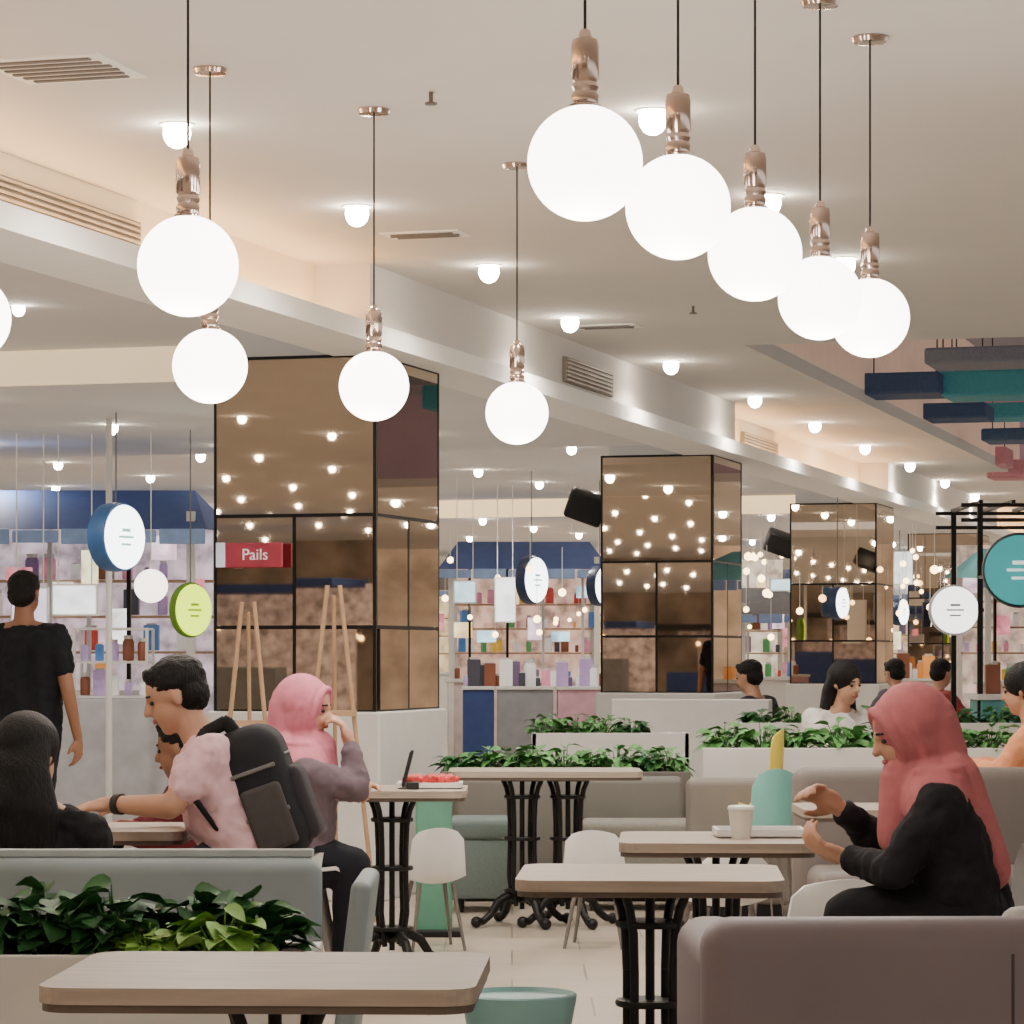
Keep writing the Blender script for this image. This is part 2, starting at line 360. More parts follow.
# ---------------- chairs
CT={}
def chair(loc,rz,colname,col,label,scale=(1,1,1)):
    x,y=loc
    if colname in CT:
        return dup(CT[colname],Vector((x,y,0)),rz,label,scale=scale)
    r=root('shell_chair',Vector((x,y,0)),label,'chair','moulded shell chairs')
    b=MB(); prof=[(0.22,0.44),(0.2,0.455),(0.1,0.445),(-0.05,0.435),(-0.15,0.445),(-0.2,0.50),(-0.225,0.6),(-0.24,0.72),(-0.25,0.80)]
    n=len(prof); m=9; top=[];bot=[]
    for i,(px_,pz) in enumerate(prof):
        wv=0.21 if i<5 else 0.21-0.012*(i-5)
        if i==n-1: wv*=0.8
        if i==0: wv*=0.9
        for L,off in ((top,0.0),(bot,-0.012)):
            row=[]
            for j in range(m):
                t=(j/(m-1))*2-1
                up=0.05*t*t if i<5 else -0.03*t*t*(i==n-1); fw=0.07*t*t if i>=5 else 0
                if i<5: q=Vector((x+px_,y+t*wv,pz+up+off))
                else: q=Vector((x+px_+fw+off,y+t*wv,pz+up))
                row.append(b.bm.verts.new(q))
            L.append(row)
    for L in (top,bot):
        for i in range(n-1):
            for j in range(m-1): b.bm.faces.new((L[i][j],L[i][j+1],L[i+1][j+1],L[i+1][j]))
    for i in range(n-1):
        for j in (0,m-1): b.bm.faces.new((top[i][j],top[i+1][j],bot[i+1][j],bot[i][j]))
    for i in (0,n-1):
        for j in range(m-1): b.bm.faces.new((top[i][j],top[i][j+1],bot[i][j+1],bot[i][j]))
    b.out('seat_shell',mat('plastic_'+colname,col,0.4,var=0.03),r,smooth=True)
    for sx in (-1,1):
        for sy in (-1,1):
            MB().cyl((x+sx*0.12,y+sy*0.12,0.43),(x+sx*0.2,y+sy*0.19,0.0),0.016,0.011,seg=12).out('leg',cm('grey_leg',(110,104,98)),r,smooth=True)
    r.rotation_euler=(0,0,rz); r.scale=scale; CT[colname]=r; return r
WH=(225,225,222)
chair((at(965,0,8.3).x,8.3),math.pi,'white',WH,'white moulded shell chair under woman in coral headscarf')
chair((at(240,0,9.4).x,9.4),math.pi,'white',WH,'white moulded shell chair under man with backpack',(1,1,0.85))
chair((at(432,0,13.3).x,13.3),1.8,'white',WH,'low broad white moulded chair beside cafe table',(0.75,0.62,0.68))
chair((at(598,0,13.4).x,13.4),1.4,'white',WH,'low broad white moulded chair beside long cafe table',(0.75,0.68,0.66))
chair((at(720,0,12.4).x,12.4),1.9,'white',WH,'low white moulded chair with back turned, near booth',(0.8,0.8,0.62))
chair((at(812,0,9.9).x,9.9),2.0,'white',WH,'low white moulded chair behind cafe table',(0.9,0.9,0.72))
chair((at(287,0,11.5).x,11.5),0,'white',WH,'white moulded shell chair under woman in pink headscarf')
chair((at(774,0,13.4).x,13.4),math.pi/2,'teal',(120,186,176),'teal moulded shell chair beside cafe table',scale=(0.75,0.58,1.0))
chair((at(769,0,14.0).x,14.4),2.7,'yellow',(232,212,80),'small yellow moulded high chair beside planters',scale=(0.42,0.42,1.18))
chair((at(25,0,8.6).x,8.55),math.pi/2,'black',(26,26,28),'black moulded chair under dark-haired person',(0.9,0.9,0.8))

def ottoman(px,d,w,dp,h,col,name,label):
    x=at(px,0,d).x; r=root('ottoman',Vector((x,d,0)),label,'ottoman')
    m=mat('fabric_'+name,col,0.85,bump=0.2,scale=80,var=0.06)
    MB().box((x,d,0.06+(h-0.16)/2),(w-0.02,dp-0.02,h-0.16-0.02),bev=0.02).out('base',m,r,smooth=True)
    MB().box((x,d,h-0.06),(w,dp,0.11),bev=0.035,seg=4).out('cushion',m,r,smooth=True)
    for sx in (-1,1):
        for sy in (-1,1): MB().cyl((x+sx*(w/2-0.06),d+sy*(dp/2-0.06),0),(x+sx*(w/2-0.06),d+sy*(dp/2-0.06),0.08),0.018).out('leg',M_black,r)
ottoman(482,15.3,0.34,0.4,0.48,(104,118,116),'teal_grey','teal-grey upholstered cube ottoman on short feet')
ottoman(640,15.4,0.6,0.4,0.46,(128,126,118),'grey_green','grey upholstered bench seat before planter')
x=at(434,0,13.9).x; r=root('divider_panel',Vector((x,13.9,0)),'green laminate divider panel beside cafe table','divider')
MB().box((x,13.9,0.36),(0.17,0.04,0.72),bev=0.012).out('panel',mat('green_laminate',(84,138,116),0.5),r)
MB().box((x,13.9,0.015),(0.26,0.2,0.03),bev=0.005).out('base_plate',M_black,r)

x,d=at(519,0,7.5).x,7.5
r=root('stool',Vector((x,d,0)),'round turquoise tub stool with tapered seat','stool')
MB().lathe([(0.0,0.30),(0.10,0.30),(0.125,0.34),(0.142,0.43),(0.145,0.452),(0.138,0.456),(0.128,0.445),(0.0,0.435)],(x,d,0),seg=40).out('seat',mat('turquoise_plastic',(146,196,198),0.4,var=0.04),r,smooth=True)
for a in range(4):
    an=math.pi/4+a*math.pi/2; MB().cyl((x+0.09*math.cos(an),d+0.09*math.sin(an),0.3),(x+0.16*math.cos(an),d+0.16*math.sin(an),0),0.012,seg=10).out('leg',M_white,r,smooth=True)

# ---------------- sofas / booths
def sofa_back(x0,x1,y,dp,z1,col,name,label,seat=True,ang=0):
    cx=(x0+x1)/2; r=root('booth_sofa',Vector((cx,y,0)),label,'sofa')
    m=mat('leather_'+name,col,0.55,var=0.06,scale=3,bump=0.05)
    w=x1-x0
    MB().box((cx,y,0.08+(z1-0.08)/2),(w,dp,z1-0.08),bev=min(0.06,dp*0.4),seg=5).out('backrest',m,r,smooth=True)
    if seat: MB().box((cx,y-0.32 if seat<0 else y+0.32,0.27),(w-0.1,0.5,0.36),bev=0.05,seg=4).out('seat',m,r,smooth=True)
    MB().box((cx,y,0.04),(w-0.1,dp-0.04,0.08)).out('plinth',M_black,r)
    r.rotation_euler=(0,0,ang); return r,m
x0=at(700,0,5.9).x
r,m=sofa_back(x0,x0+1.15,5.9,0.16,0.785,(122,112,118),'mauve','mauve-grey leather booth sofa with rounded back',seat=1,ang=0.03)
MB().box((x0+0.07,6.2,0.44),(0.14,0.6,0.60),bev=0.055,seg=5).out('armrest',m,r,smooth=True)
MB().cyl((x0+0.60,5.822,0.15),(x0+0.60,5.822,0.72),0.004,seg=8).out('seam',mat('seam_dark',(74,66,72),0.7),r)
x=at(1010,0,6.9).x; r=root('armchair',Vector((x+0.1,6.9,0)),'pale grey upholstered armchair with low curved back','armchair')
mm=mat('pale_grey_fabric',(178,174,174),0.8,bump=0.1,scale=60)
MB().box((x+0.12,6.75,0.55),(0.34,0.1,0.37),bev=0.045,seg=4).out('backrest',mm,r,smooth=True)
MB().box((x+0.14,7.02,0.33),(0.42,0.5,0.2),bev=0.05,seg=4).out('seat',mm,r,smooth=True)
for sx in (-1,1):
    for sy in (-1,1): MB().cyl((x+0.14+sx*0.16,7.0+sy*0.18,0.24),(x+0.14+sx*0.18,7.0+sy*0.2,0),0.015).out('leg',M_black,r)
xr=at(322,0,7.35).x
r,m=sofa_back(xr-1.5,xr,7.35,0.10,0.805,(140,152,156),'blue_grey','blue-grey booth sofa behind planter',seat=1)
MB().box((xr-0.75,7.35,0.815),(1.46,0.03,0.02),bev=0.004).out('top_rail',mat('rail_pale',(180,188,190),0.3),r)
b=MB(); b.box((xr+0.06,7.55,0.42),(0.05,0.5,0.66),R=Matrix.Rotation(0.12,3,'Y'),bev=0.02,seg=4); b.out('armrest',m,r,smooth=True)
def planter(x0,x1,y,dp,z0,z1,label,m=None):
    cx=(x0+x1)/2; r=root('planter_box',Vector((cx,y,z0)),label,'planter')
    b=MB(); t=0.03; w=x1-x0
    b.box((cx,y,z0+0.02),(w,dp,0.04)); b.box((cx,y-dp/2+t/2,(z0+z1)/2),(w,t,z1-z0),bev=0.004); b.box((cx,y+dp/2-t/2,(z0+z1)/2),(w,t,z1-z0),bev=0.004)
    b.box((x0+t/2,y,(z0+z1)/2),(t,dp,z1-z0),bev=0.004); b.box((x1-t/2,y,(z0+z1)/2),(t,dp,z1-z0),bev=0.004)
    b.out('box',m or M_white,r); MB().box((cx,y,z1-0.05),(w-2*t-0.002,dp-2*t-0.002,0.04)).out('soil',M_soil,r); return r
def leafy(seed,n,hh,rad,ls,lm,broad=0.6,droop=0.35):
    rr=random.Random(seed); b=MB(); bm=b.bm
    for i in range(n):
        a=rr.uniform(0,2*math.pi); k=math.sqrt(rr.random()); h=hh*rr.uniform(0.35,1.0)*(1-0.45*k)
        tip=Vector((math.cos(a)*rad*k,math.sin(a)*rad*k,h)); base=Vector((math.cos(a)*rad*k*0.25,math.sin(a)*rad*k*0.25,0))
        mid=(base+tip)/2+Vector((0,0,h*0.15))
        b.chain([base,mid,tip],[0.004,0.003,0.002],seg=4)
        L=ls*rr.uniform(0.7,1.25); wd=L*broad*rr.uniform(0.8,1.2)
        a2=a+rr.uniform(-0.8,0.8); tl=rr.uniform(-0.4,0.7)
        dx=Vector((math.cos(a2)*math.cos(tl),math.sin(a2)*math.cos(tl),math.sin(tl)))
        sd=dx.cross(Vector((0,0,1))).normalized(); sd=Quaternion(dx,rr.uniform(-0.6,0.6))@sd; up=sd.cross(dx)
        rows=[]
        for q in range(6):
            t=q/5; ww=wd*0.5*(math.sin(math.pi*min(1,(t*0.93+0.06))**0.75))
            c=tip+dx*(L*t)-Vector((0,0,droop*L*t*t))
            wob=0.06*L*math.sin(q*2.1+i)
            rows.append([bm.verts.new(c-sd*ww+up*(0.25*ww+wob*0.4)),bm.verts.new(c),bm.verts.new(c+sd*ww+up*(0.25*ww-wob*0.4))])
        for p,q in zip(rows,rows[1:]):
            for j in range(2): bm.faces.new((p[j],p[j+1],q[j+1],q[j]))
    me=bpy.data.meshes.new('foliage'); bm.to_mesh(me); bm.free()
    for p in me.polygons: p.use_smooth=True
    me.materials.append(lm); return me
def plants(specs,meshes,label,group,name='leafy_plant'):
    for (x,y,z,rz,s) in specs:
        o=bpy.data.objects.new(name,random.choice(meshes)); o.location=(x,y,z); o.rotation_euler=(0,0,rz); o.scale=(s,s,s)
        S.collection.objects.link(o); o['label']=label; o['category']='plant'; o['group']=group
big=[leafy(1,70,0.20,0.085,0.08,M_leafd,0.85,0.25),leafy(2,70,0.20,0.085,0.075,M_leaf,0.85,0.25),leafy(3,70,0.19,0.085,0.08,M_leafd,0.9,0.25)]
lime=[leafy(5,46,0.16,0.075,0.075,M_leafl,0.9,0.3)]
midm=[leafy(11,50,0.18,0.10,0.09,M_leaf,0.6),leafy(12,50,0.16,0.10,0.09,M_leafd,0.6),leafy(13,40,0.2,0.10,0.09,M_leaf,0.5)]
varm=[leafy(21,42,0.2,0.11,0.11,M_leafw,0.4),leafy(22,42,0.18,0.11,0.1,M_leaf,0.45)]
xr=at(318,0,6.5).x
planter(xr-1.4,xr,6.5,0.34,0.0,0.665,'white laminate planter box with leafy green plants')
sp=[]
for i in range(8):
    sp.append((xr-0.13-0.155*i,6.5+(0.06 if i%2 else 0.0),0.63,random.uniform(0,6),random.uniform(0.88,1.06)))
plants([s for i,s in enumerate(sp)],big,'dark green broad-leaved plant in white planter','plants in near planter')
plants([(xr-0.2,6.40,0.63,1.0,0.95),(xr-0.36,6.41,0.63,3.0,0.7)],lime,'lime green round-leaved plant in white planter','plants in near planter')
xa,xb=at(440,0,16).x,at(690,0,16).x
M_taupe=mat('taupe_panel',(112,107,100),0.7,var=0.05)
planter(xa,xb,16.1,0.34,0.0,0.68,'taupe bench-back planter with green foliage',M_taupe)
plants([(xa+0.1+(xb-xa-0.2)*i/8,16.1,0.65,random.uniform(0,6),random.uniform(0.85,1.15)) for i in range(9)],midm,'green leafy plant in taupe planter','plants in middle planter')
xa,xb=at(548,0,18.5).x,at(632,0,18.5).x
planter(xa-0.1,xb+0.35,18.6,0.3,0.0,0.82,'white planter wall with green foliage')
plants([(xa+(xb-xa)*i/3,18.6,0.79,random.uniform(0,6),0.85) for i in range(4)],midm,'green leafy plant in white planter wall','plants in rear planter')
r=root('half_wall',Vector((at(640,0,20).x,20,0)),'plain white half-height partition wall','partition')
MB().box((at(655,0,20.5).x+0.25,20.5,0.5),(1.1,0.12,1.0),rz=AX,bev=0.01).out('panel',M_white,r)
xa,xb=at(703,0,14.8).x,at(1090,0,14.8).x
planter(xa,xb,15.0,0.32,0.0,0.84,'white trough planter with variegated plants')
plants([(xa+0.12+(xb-xa-0.2)*i/9,15.0,0.81,random.uniform(0,6),random.uniform(0.8,1.1)) for i in range(10)],varm+[midm[0]],'variegated leafy plant in white trough','plants in long trough')
xa,xb=at(735,0,18.5).x,at(1080,0,18.5).x
planter(xa,xb,18.7,0.3,0.0,0.88,'white trough planter with low green plants')
plants([(xa+0.15+(xb-xa-0.2)*i/9,18.7,0.85,random.uniform(0,6),0.8) for i in range(10)],midm,'green leafy plant in rear white trough','plants in rear trough')
sofa_back(at(792,0,12.3).x,at(1100,0,12.3).x,12.3,0.14,0.84,(116,108,104),'brown_grey','brown-grey upholstered booth sofa before planters',seat=-1)
sofa_back(at(690,0,14.3).x,at(800,0,14.3).x,14.65,0.1,0.70,(122,116,110),'taupe_grey','taupe-grey upholstered bench back before trough',seat=False)
sofa_back(at(455,0,15.75).x,at(685,0,15.75).x,15.85,0.1,0.66,(112,110,103),'sage_grey','sage-grey upholstered bench against planter',seat=False)

# ---------------- stalls
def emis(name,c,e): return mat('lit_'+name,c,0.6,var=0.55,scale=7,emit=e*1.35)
PCOL=[(200,70,60),(230,190,70),(80,150,90),(70,120,180),(238,236,230),(220,140,165),(120,70,50),(240,160,80),(60,60,70),(176,150,196),(110,90,120)]
TJ={}
def good(kind,ci,p,hh,rz):
    key=(kind,ci)
    if key not in TJ:
        c=PCOL[ci]; o=root('jar' if kind else 'carton',p,('glass jar with coloured lid' if kind else 'coloured paper carton')+' on stall','container','stall goods')
        if kind:
            MB().lathe([(0,0),(0.05,0),(0.055,0.02),(0.055,0.15),(0.04,0.17),(0,0.17)],p,seg=14).out('body',mat('good_%d'%ci,c,0.4,emit=0.25),o,smooth=True)  # goods emit a little of their own colour
            MB().cyl(p+Vector((0,0,0.17)),p+Vector((0,0,0.2)),0.043,seg=14).out('lid',M_white,o)
        else:
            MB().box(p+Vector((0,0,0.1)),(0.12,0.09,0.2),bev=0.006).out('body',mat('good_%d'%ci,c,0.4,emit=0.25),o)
            MB().box(p+Vector((0,0,0.208)),(0.08,0.05,0.016)).out('lid',M_white,o)
        TJ[key]=o
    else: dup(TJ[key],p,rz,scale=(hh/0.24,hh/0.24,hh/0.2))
def stall(x0,x1,y,awn,cnt,back,seed,h=2.3,label='food stall',items=0.15):
    rr=random.Random(seed); cx=(x0+x1)/2; w=x1-x0
    r=root('food_stall',Vector((cx,y,0)),label,'stall','food stalls')
    MB().box((cx,y,0.5),(w,0.5,1.0),bev=0.01).out('counter',cnt,r)
    MB().box((cx,y,1.02),(w+0.06,0.58,0.04),bev=0.008).out('countertop',M_white,r)
    MB().box((cx,y+1.8,1.25),(w,0.06,2.5)).out('back_panel',back,r)  # panel emission stands in for light on the stall interior
    for sx in (-1,1):
        for yy in (y-0.25,y+1.7): MB().box((cx+sx*(w/2-0.04),yy,h/2+0.02),(0.06,0.06,h)).out('post',M_white,r)
    b=MB()
    A=[(x0-0.1,y-0.5,h-0.12),(x1+0.1,y-0.5,h-0.12),(x1-0.1,y+0.6,h+0.22),(x0+0.1,y+0.6,h+0.22)]
    B=[(x0-0.1,y+1.9,h-0.05),(x1+0.1,y+1.9,h-0.05)]
    b.quad(A); b.quad([A[3],A[2],B[1],B[0]]); b.quad([A[1],B[1],A[2]]); b.quad([A[0],A[3],B[0]])
    b.out('awning',awn,r)
    b=MB(); nv=max(3,int(w/0.3))
    for i in range(nv): b.box((x0-0.1+(w+0.2)*(i+0.5)/nv,y-0.5,h-0.17),((w+0.2)/nv*0.94,0.03,0.11 if i%2 else 0.09),bev=0.01)
    b.out('valance',mat('valance_blue_glow',(120,144,184),0.6,emit=0.15),r)  # valance colour is weakly self-lit
    for z in (1.32,1.6,1.88): MB().box((cx,y+1.62,z),(w-0.1,0.25,0.02)).out('shelf',mat('shelf_wood',(190,160,130),0.6),r)
    nm=max(3,int(w/0.26))
    for i in range(nm):
        ci=rr.randint(0,6); cc=[(250,240,225),(240,190,140),(245,240,235),(230,186,200),(160,200,225),(250,224,170),(170,100,110)][ci]
        MB().box((x0+w*(i+0.5)/nm,y+1.45+rr.uniform(-0.8,0.05),2.0+rr.uniform(-0.5,0.15)),(w/nm*rr.uniform(0.35,0.85),0.04,rr.uniform(0.08,0.28)),bev=0.005).out('menu_board',emis('menu_%d'%ci,cc,1.6),r)
    for i in range(max(1,int(w/0.4))):
        xx=x0+0.2+i*0.4+rr.uniform(-0.12,0.12); MB().box((xx,y+rr.uniform(0.3,1.2),1.3),(0.03,0.05,2.0)).out('mullion',rr.choice([M_white,M_white,M_white,M_black]),r)
    for i in range(int(w/items)):
        for z in (1.04,1.335,1.615,1.895):
            if rr.random()<0.25: continue
            px_=x0+0.12+i*items+rr.uniform(-0.04,0.04); yy=y+rr.uniform(-0.1,0.1) if z<1.1 else y+1.6
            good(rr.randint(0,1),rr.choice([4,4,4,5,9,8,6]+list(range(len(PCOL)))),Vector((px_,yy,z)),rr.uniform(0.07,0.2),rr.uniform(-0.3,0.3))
navy=mat('navy_canvas_glow',(56,78,130),0.8,var=0.08,emit=0.08)  # canvas slightly emissive so the awning renders less dark
def X(px,d): return at(px,0,d).x
st=stall
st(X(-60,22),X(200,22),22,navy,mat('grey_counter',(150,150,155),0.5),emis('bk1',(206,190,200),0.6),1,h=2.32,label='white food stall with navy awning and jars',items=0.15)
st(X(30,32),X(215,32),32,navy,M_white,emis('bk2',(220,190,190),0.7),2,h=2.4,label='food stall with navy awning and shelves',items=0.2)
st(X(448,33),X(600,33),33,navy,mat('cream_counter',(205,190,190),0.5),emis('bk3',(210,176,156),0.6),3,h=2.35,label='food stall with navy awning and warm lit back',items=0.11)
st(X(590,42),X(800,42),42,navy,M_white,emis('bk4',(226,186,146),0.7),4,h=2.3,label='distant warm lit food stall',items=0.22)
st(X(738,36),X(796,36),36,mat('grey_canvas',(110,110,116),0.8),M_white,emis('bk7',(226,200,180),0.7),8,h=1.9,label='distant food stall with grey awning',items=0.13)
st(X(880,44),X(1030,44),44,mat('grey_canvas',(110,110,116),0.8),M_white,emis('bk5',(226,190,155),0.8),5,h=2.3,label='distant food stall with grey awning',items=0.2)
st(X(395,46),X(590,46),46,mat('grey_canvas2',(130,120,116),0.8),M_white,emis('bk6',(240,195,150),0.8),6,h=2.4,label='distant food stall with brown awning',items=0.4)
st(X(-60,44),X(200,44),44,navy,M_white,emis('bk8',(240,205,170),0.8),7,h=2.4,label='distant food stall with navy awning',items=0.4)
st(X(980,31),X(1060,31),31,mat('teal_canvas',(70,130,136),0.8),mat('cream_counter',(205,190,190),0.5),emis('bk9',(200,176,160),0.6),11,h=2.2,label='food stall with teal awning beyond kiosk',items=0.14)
for px0,px1,c,nm in ((462,495,(44,66,120),'navy'),(496,554,(140,142,146),'grey'),(556,608,(206,160,176),'pink')):
    a,b_=X(px0,27),X(px1,27); r=root('counter_unit',Vector(((a+b_)/2,27,0)),nm+' laminate low counter unit with pale top','counter')
    MB().box(((a+b_)/2,27,0.5),(b_-a-0.02,0.5,0.98),bev=0.01).out('body',mat('lam_'+nm,c,0.5),r)
    MB().box(((a+b_)/2,27,1.005),(b_-a,0.54,0.03),bev=0.005).out('countertop',M_white,r)
    MB().box(((a+b_)/2,27,0.02),(b_-a-0.06,0.44,0.04)).out('plinth',M_black,r)
# low bright counter between third and fourth columns
a,b_=X(893,36),X(985,36); r=root('counter_unit',Vector(((a+b_)/2,36,0)),'pale laminate service counter beyond troughs','counter')
MB().box(((a+b_)/2,36,0.5),(b_-a-0.02,0.5,0.98),bev=0.01).out('body',mat('lam_pale',(200,190,186),0.5),r); MB().box(((a+b_)/2,36,1.005),(b_-a,0.54,0.03),bev=0.005).out('countertop',M_white,r)
rr=random.Random(9)
for i in range(18): good(rr.randint(0,1),rr.choice([4,4,8,5,9,6,10]),Vector((X(466+i*8,27),27+rr.uniform(-0.12,0.12),1.02)),rr.uniform(0.08,0.26),0)
for i in range(14): good(rr.randint(0,1),rr.choice([4,4,8,5,9,6,7]),Vector((X(896+i*6.4,36),36+rr.uniform(-0.12,0.12),1.02)),rr.uniform(0.1,0.3),0)
for px,py,d,w,h,c,nm in ((726,614,28,0.2,0.5,(70,130,210),'blue'),(788,585,35,0.4,0.12,(190,225,235),'pale cyan'),(903,568,38,0.22,0.4,(225,235,235),'white'),(585,560,36,0.4,0.15,(230,180,200),'pink'),(30,610,21.4,0.24,0.3,(200,190,215),'lilac'),(505,600,31.5,0.2,0.45,(235,225,215),'white'),(75,600,21.5,0.3,0.2,(225,235,235),'white'),(465,592,30,0.2,0.2,(190,225,235),'pale cyan')):
    p=at(px,py,d); r=root('lit_panel',p,nm+' lit menu panel hung over stall counter','sign'); 
    MB().box(p,(w+0.03,0.05,h+0.03),bev=0.006).out('frame',M_trim,r); MB().box(p-Vector((0,0.03,0)),(w,0.012,h)).out('lit_face',mat('panel_'+nm.replace(' ','_'),c,0.5,var=0.2,emit=1.8),r)
    for s in (-1,1): MB().cyl(p+Vector((s*w*0.4,0,h/2)),Vector((p.x+s*w*0.4,p.y,ceil_z(*UV(p.x,p.y)))),0.005,seg=6).out('hanger',M_trim,r)
p=at(109,500,20.0); r=root('pole',Vector((p.x,20.0,0)),'slim white ceiling-height steel pole','pole')
MB().cyl((p.x,20.0,0.02),(p.x,20.0,LO),0.022).out('shaft',M_white,r,smooth=True); MB().cyl((p.x,20.0,0),(p.x,20.0,0.02),0.08).out('base_plate',M_white,r)
a,b_=X(78,20.8),X(150,20.8); r=root('display_case',Vector(((a+b_)/2,20.8,0)),'glass display case on white counter beside stall','display case')
MB().box(((a+b_)/2,20.8,0.5),(b_-a+0.3,0.5,1.0),bev=0.01).out('counter',mat('lam_lightgrey',(176,178,184),0.5),r)
fr=MB(); w=b_-a
for sx in (-1,1):
    for sy in (-1,1): fr.box(((a+b_)/2+sx*w/2,20.8+sy*0.18,1.24),(0.02,0.02,0.48))
for z in (1.01,1.25,1.48): fr.box(((a+b_)/2,20.8,z),(w,0.38,0.015))
fr.out('shelf_frame',M_white,r)
for i in range(5):
    for z in (1.02,1.26): good(rr.randint(0,1),rr.choice([4,6,9,8,3]),Vector((a+0.05+i*(w-0.1)/4,20.8,z)),rr.uniform(0.1,0.18),0)

# round blade signs
def blade(px,py,d,rd,nrm,label,face=(245,250,252),e=6,rim=(24,40,72),mark=(170,215,220),pole=True,th=0.10,arm=None,sq=(1,1)):
    c=at(px,py,d); nrm=Vector(nrm).normalized(); R=nrm.to_track_quat('Z','Y').to_matrix()
    r=root('round_sign',c,label,'sign','round lit signs')
    MB().lathe([(0,-th),(rd,-th),(rd*1.03,-th*0.5),(rd,0),(rd*0.93,0.004),(0,0.004)],c,seg=40,R=R,sq=sq).out('housing',mat('rim_%d_%d_%d'%rim,rim,0.4,emit=0.2),r,smooth=True)
    MB().lathe([(0,0.004),(rd*0.95,0.004),(rd*0.93,0.014),(0,0.014)],c,seg=40,R=R,sq=sq).out('lit_face',mat('face_%d_%d_%d'%face,face,0.4,var=0.02,emit=e),r)
    b=MB()
    xa=Vector((nrm.y,-nrm.x,0)).normalized()*-1; 
    for i,(dz,wd) in enumerate(((0.2,0.4),(0.0,0.7),(-0.22,0.45))):
        R2=Matrix((xa,nrm,xa.cross(nrm))).transposed()
        b.box(c+nrm*0.018+Vector((0,0,dz*rd)),(wd*rd,0.006,0.07*rd if i else 0.10*rd),R=R2)
    b.out('emblem',mat('mark_%d_%d_%d'%mark,mark,0.5,emit=1.0),r)
    if pole:
        u_,v_=UV(c.x,c.y); zt=ceil_z(u_,v_)
        MB().cyl(c+Vector((0,0,rd))-nrm*th*0.5,Vector((c.x,c.y,zt))-nrm*th*0.5,0.005,seg=8).out('hanger',mat('hanger_grey',(120,120,122),0.5),r)
    if arm: MB().cyl(c-nrm*th*0.5,c-nrm*th*0.5+Vector(arm),0.012,seg=8).out('bracket',M_black,r)
nn=(0.86,-0.5,0)
blade(124,537,19.5,0.22,nn,'round lit white blade sign with navy-blue rim',th=0.13,rim=(46,84,130))
blade(536,580,29,0.23,nn,'round lit white blade sign with black rim')
blade(604,586,30.5,0.2,nn,'round lit white blade sign with black rim')
blade(677,590,36,0.18,nn,'round lit white blade sign with black rim')
blade(842,603,30,0.16,nn,'round lit white blade sign with black rim')
blade(903,612,38,0.17,nn,'round lit white blade sign with black rim')
blade(955,610,20,0.165,(0,-1,0),'round lit white sign with dark lettering',face=(246,246,240),rim=(180,180,180),mark=(120,120,124),e=3,pole=False,arm=(0.2,0,0))
blade(1020,570,17.5,0.215,(-0.15,-1,0),'large round teal sign on black frame',face=(50,150,155),e=0.7,rim=(20,30,36),mark=(210,225,225),pole=False,arm=(0.0,1.5,0.0))
blade(193,610,21,0.19,(0.8,-0.6,0),'round yellow-green brightly lit sign',face=(200,228,30),e=3.0,rim=(90,130,30),mark=(130,150,30),th=0.05)
c=at(151,586,21.2); r=root('globe_lamp',c,'small lit white globe lamp hanging at stall','lamp')
MB().sph(c,0.12,sub=3).out('globe_shade',mat('small_globe',(255,240,225),0.4,var=0,emit=4),r,smooth=True); MB().cyl(c+Vector((0,0,0.1)),(c.x,c.y,LO),0.004,seg=6).out('cord',M_trim,r)
c=W(-5.80,14.88,1.83); r=root('shop_sign',c,'small red lit sign with white lettering on mirrored column','sign')
MB().box(c,(0.36,0.02,0.13),rz=AX,bev=0.004).out('panel',mat('sign_red',(150,50,66),0.5,emit=0.3),r)
MB().box(c-Vector((0.155,0,0)).xyz+W(0,-0.012,0),(0.05,0.006,0.13),rz=AX).out('white_tab',mat('sign_white',(215,222,240),0.5,emit=0.4),r)
def text(s,loc,size,m,par,rot):
    cu=bpy.data.curves.new('t','FONT'); cu.body=s; cu.size=size; cu.align_x='CENTER'; cu.align_y='CENTER'; cu.extrude=0.002
    o=bpy.data.objects.new('tmp',cu); S.collection.objects.link(o); dg=bpy.context.evaluated_depsgraph_get(); me=bpy.data.meshes.new_from_object(o.evaluated_get(dg)); bpy.data.objects.remove(o)
    me.transform(Matrix.Translation(loc)@Matrix.Rotation(rot,4,'Z')@Matrix.Rotation(math.pi/2,4,'X'))
    me.materials.clear(); me.materials.append(m); ob=bpy.data.objects.new('lettering',me); S.collection.objects.link(ob); ob.parent=par; ob.matrix_parent_inverse=Matrix.Translation(-parent_origin(par)); return ob
text('Pails',c+W(0.03,-0.014,0),0.085,mat('letter_white',(230,214,218),0.5,emit=0.4),r,AX)
def easel(px,d,h,w,z0):
    x=X(px,d); r=root('easel',Vector((x,d,0)),'tall wooden A-frame easel beside mirrored column','easel','wooden easels')
    m=mat('easel_wood',(178,144,112),0.6)
    for s in (-1,1): MB().cyl((x+s*w/2,d,0),(x+s*0.03,d+0.05,h),0.012,seg=8).out('leg',m,r)
    MB().cyl((x,d+0.3,0),(x,d+0.06,h-0.05),0.010,seg=8).out('rear_leg',m,r); MB().box((x,d+0.005,h*0.62),(w*0.55,0.03,0.03)).out('crossbar',m,r)
easel(333,14.6,1.64,0.42,0); easel(247,14.6,1.56,0.36,0)
r=root('kiosk_frame',Vector((X(1000,20),20,0)),'black steel kiosk frame with flat roof and lit interior','kiosk')
b=MB(); xa,xb=X(980,20),X(1110,20)
for xx in (xa,xb):
    for yy in (20,21.2): b.box((xx,yy,1.15),(0.035,0.035,2.3))
for z in (2.3,2.2): 
    for yy in (20,21.2): b.box(((xa+xb)/2,yy,z),(xb-xa+0.25,0.03,0.025))
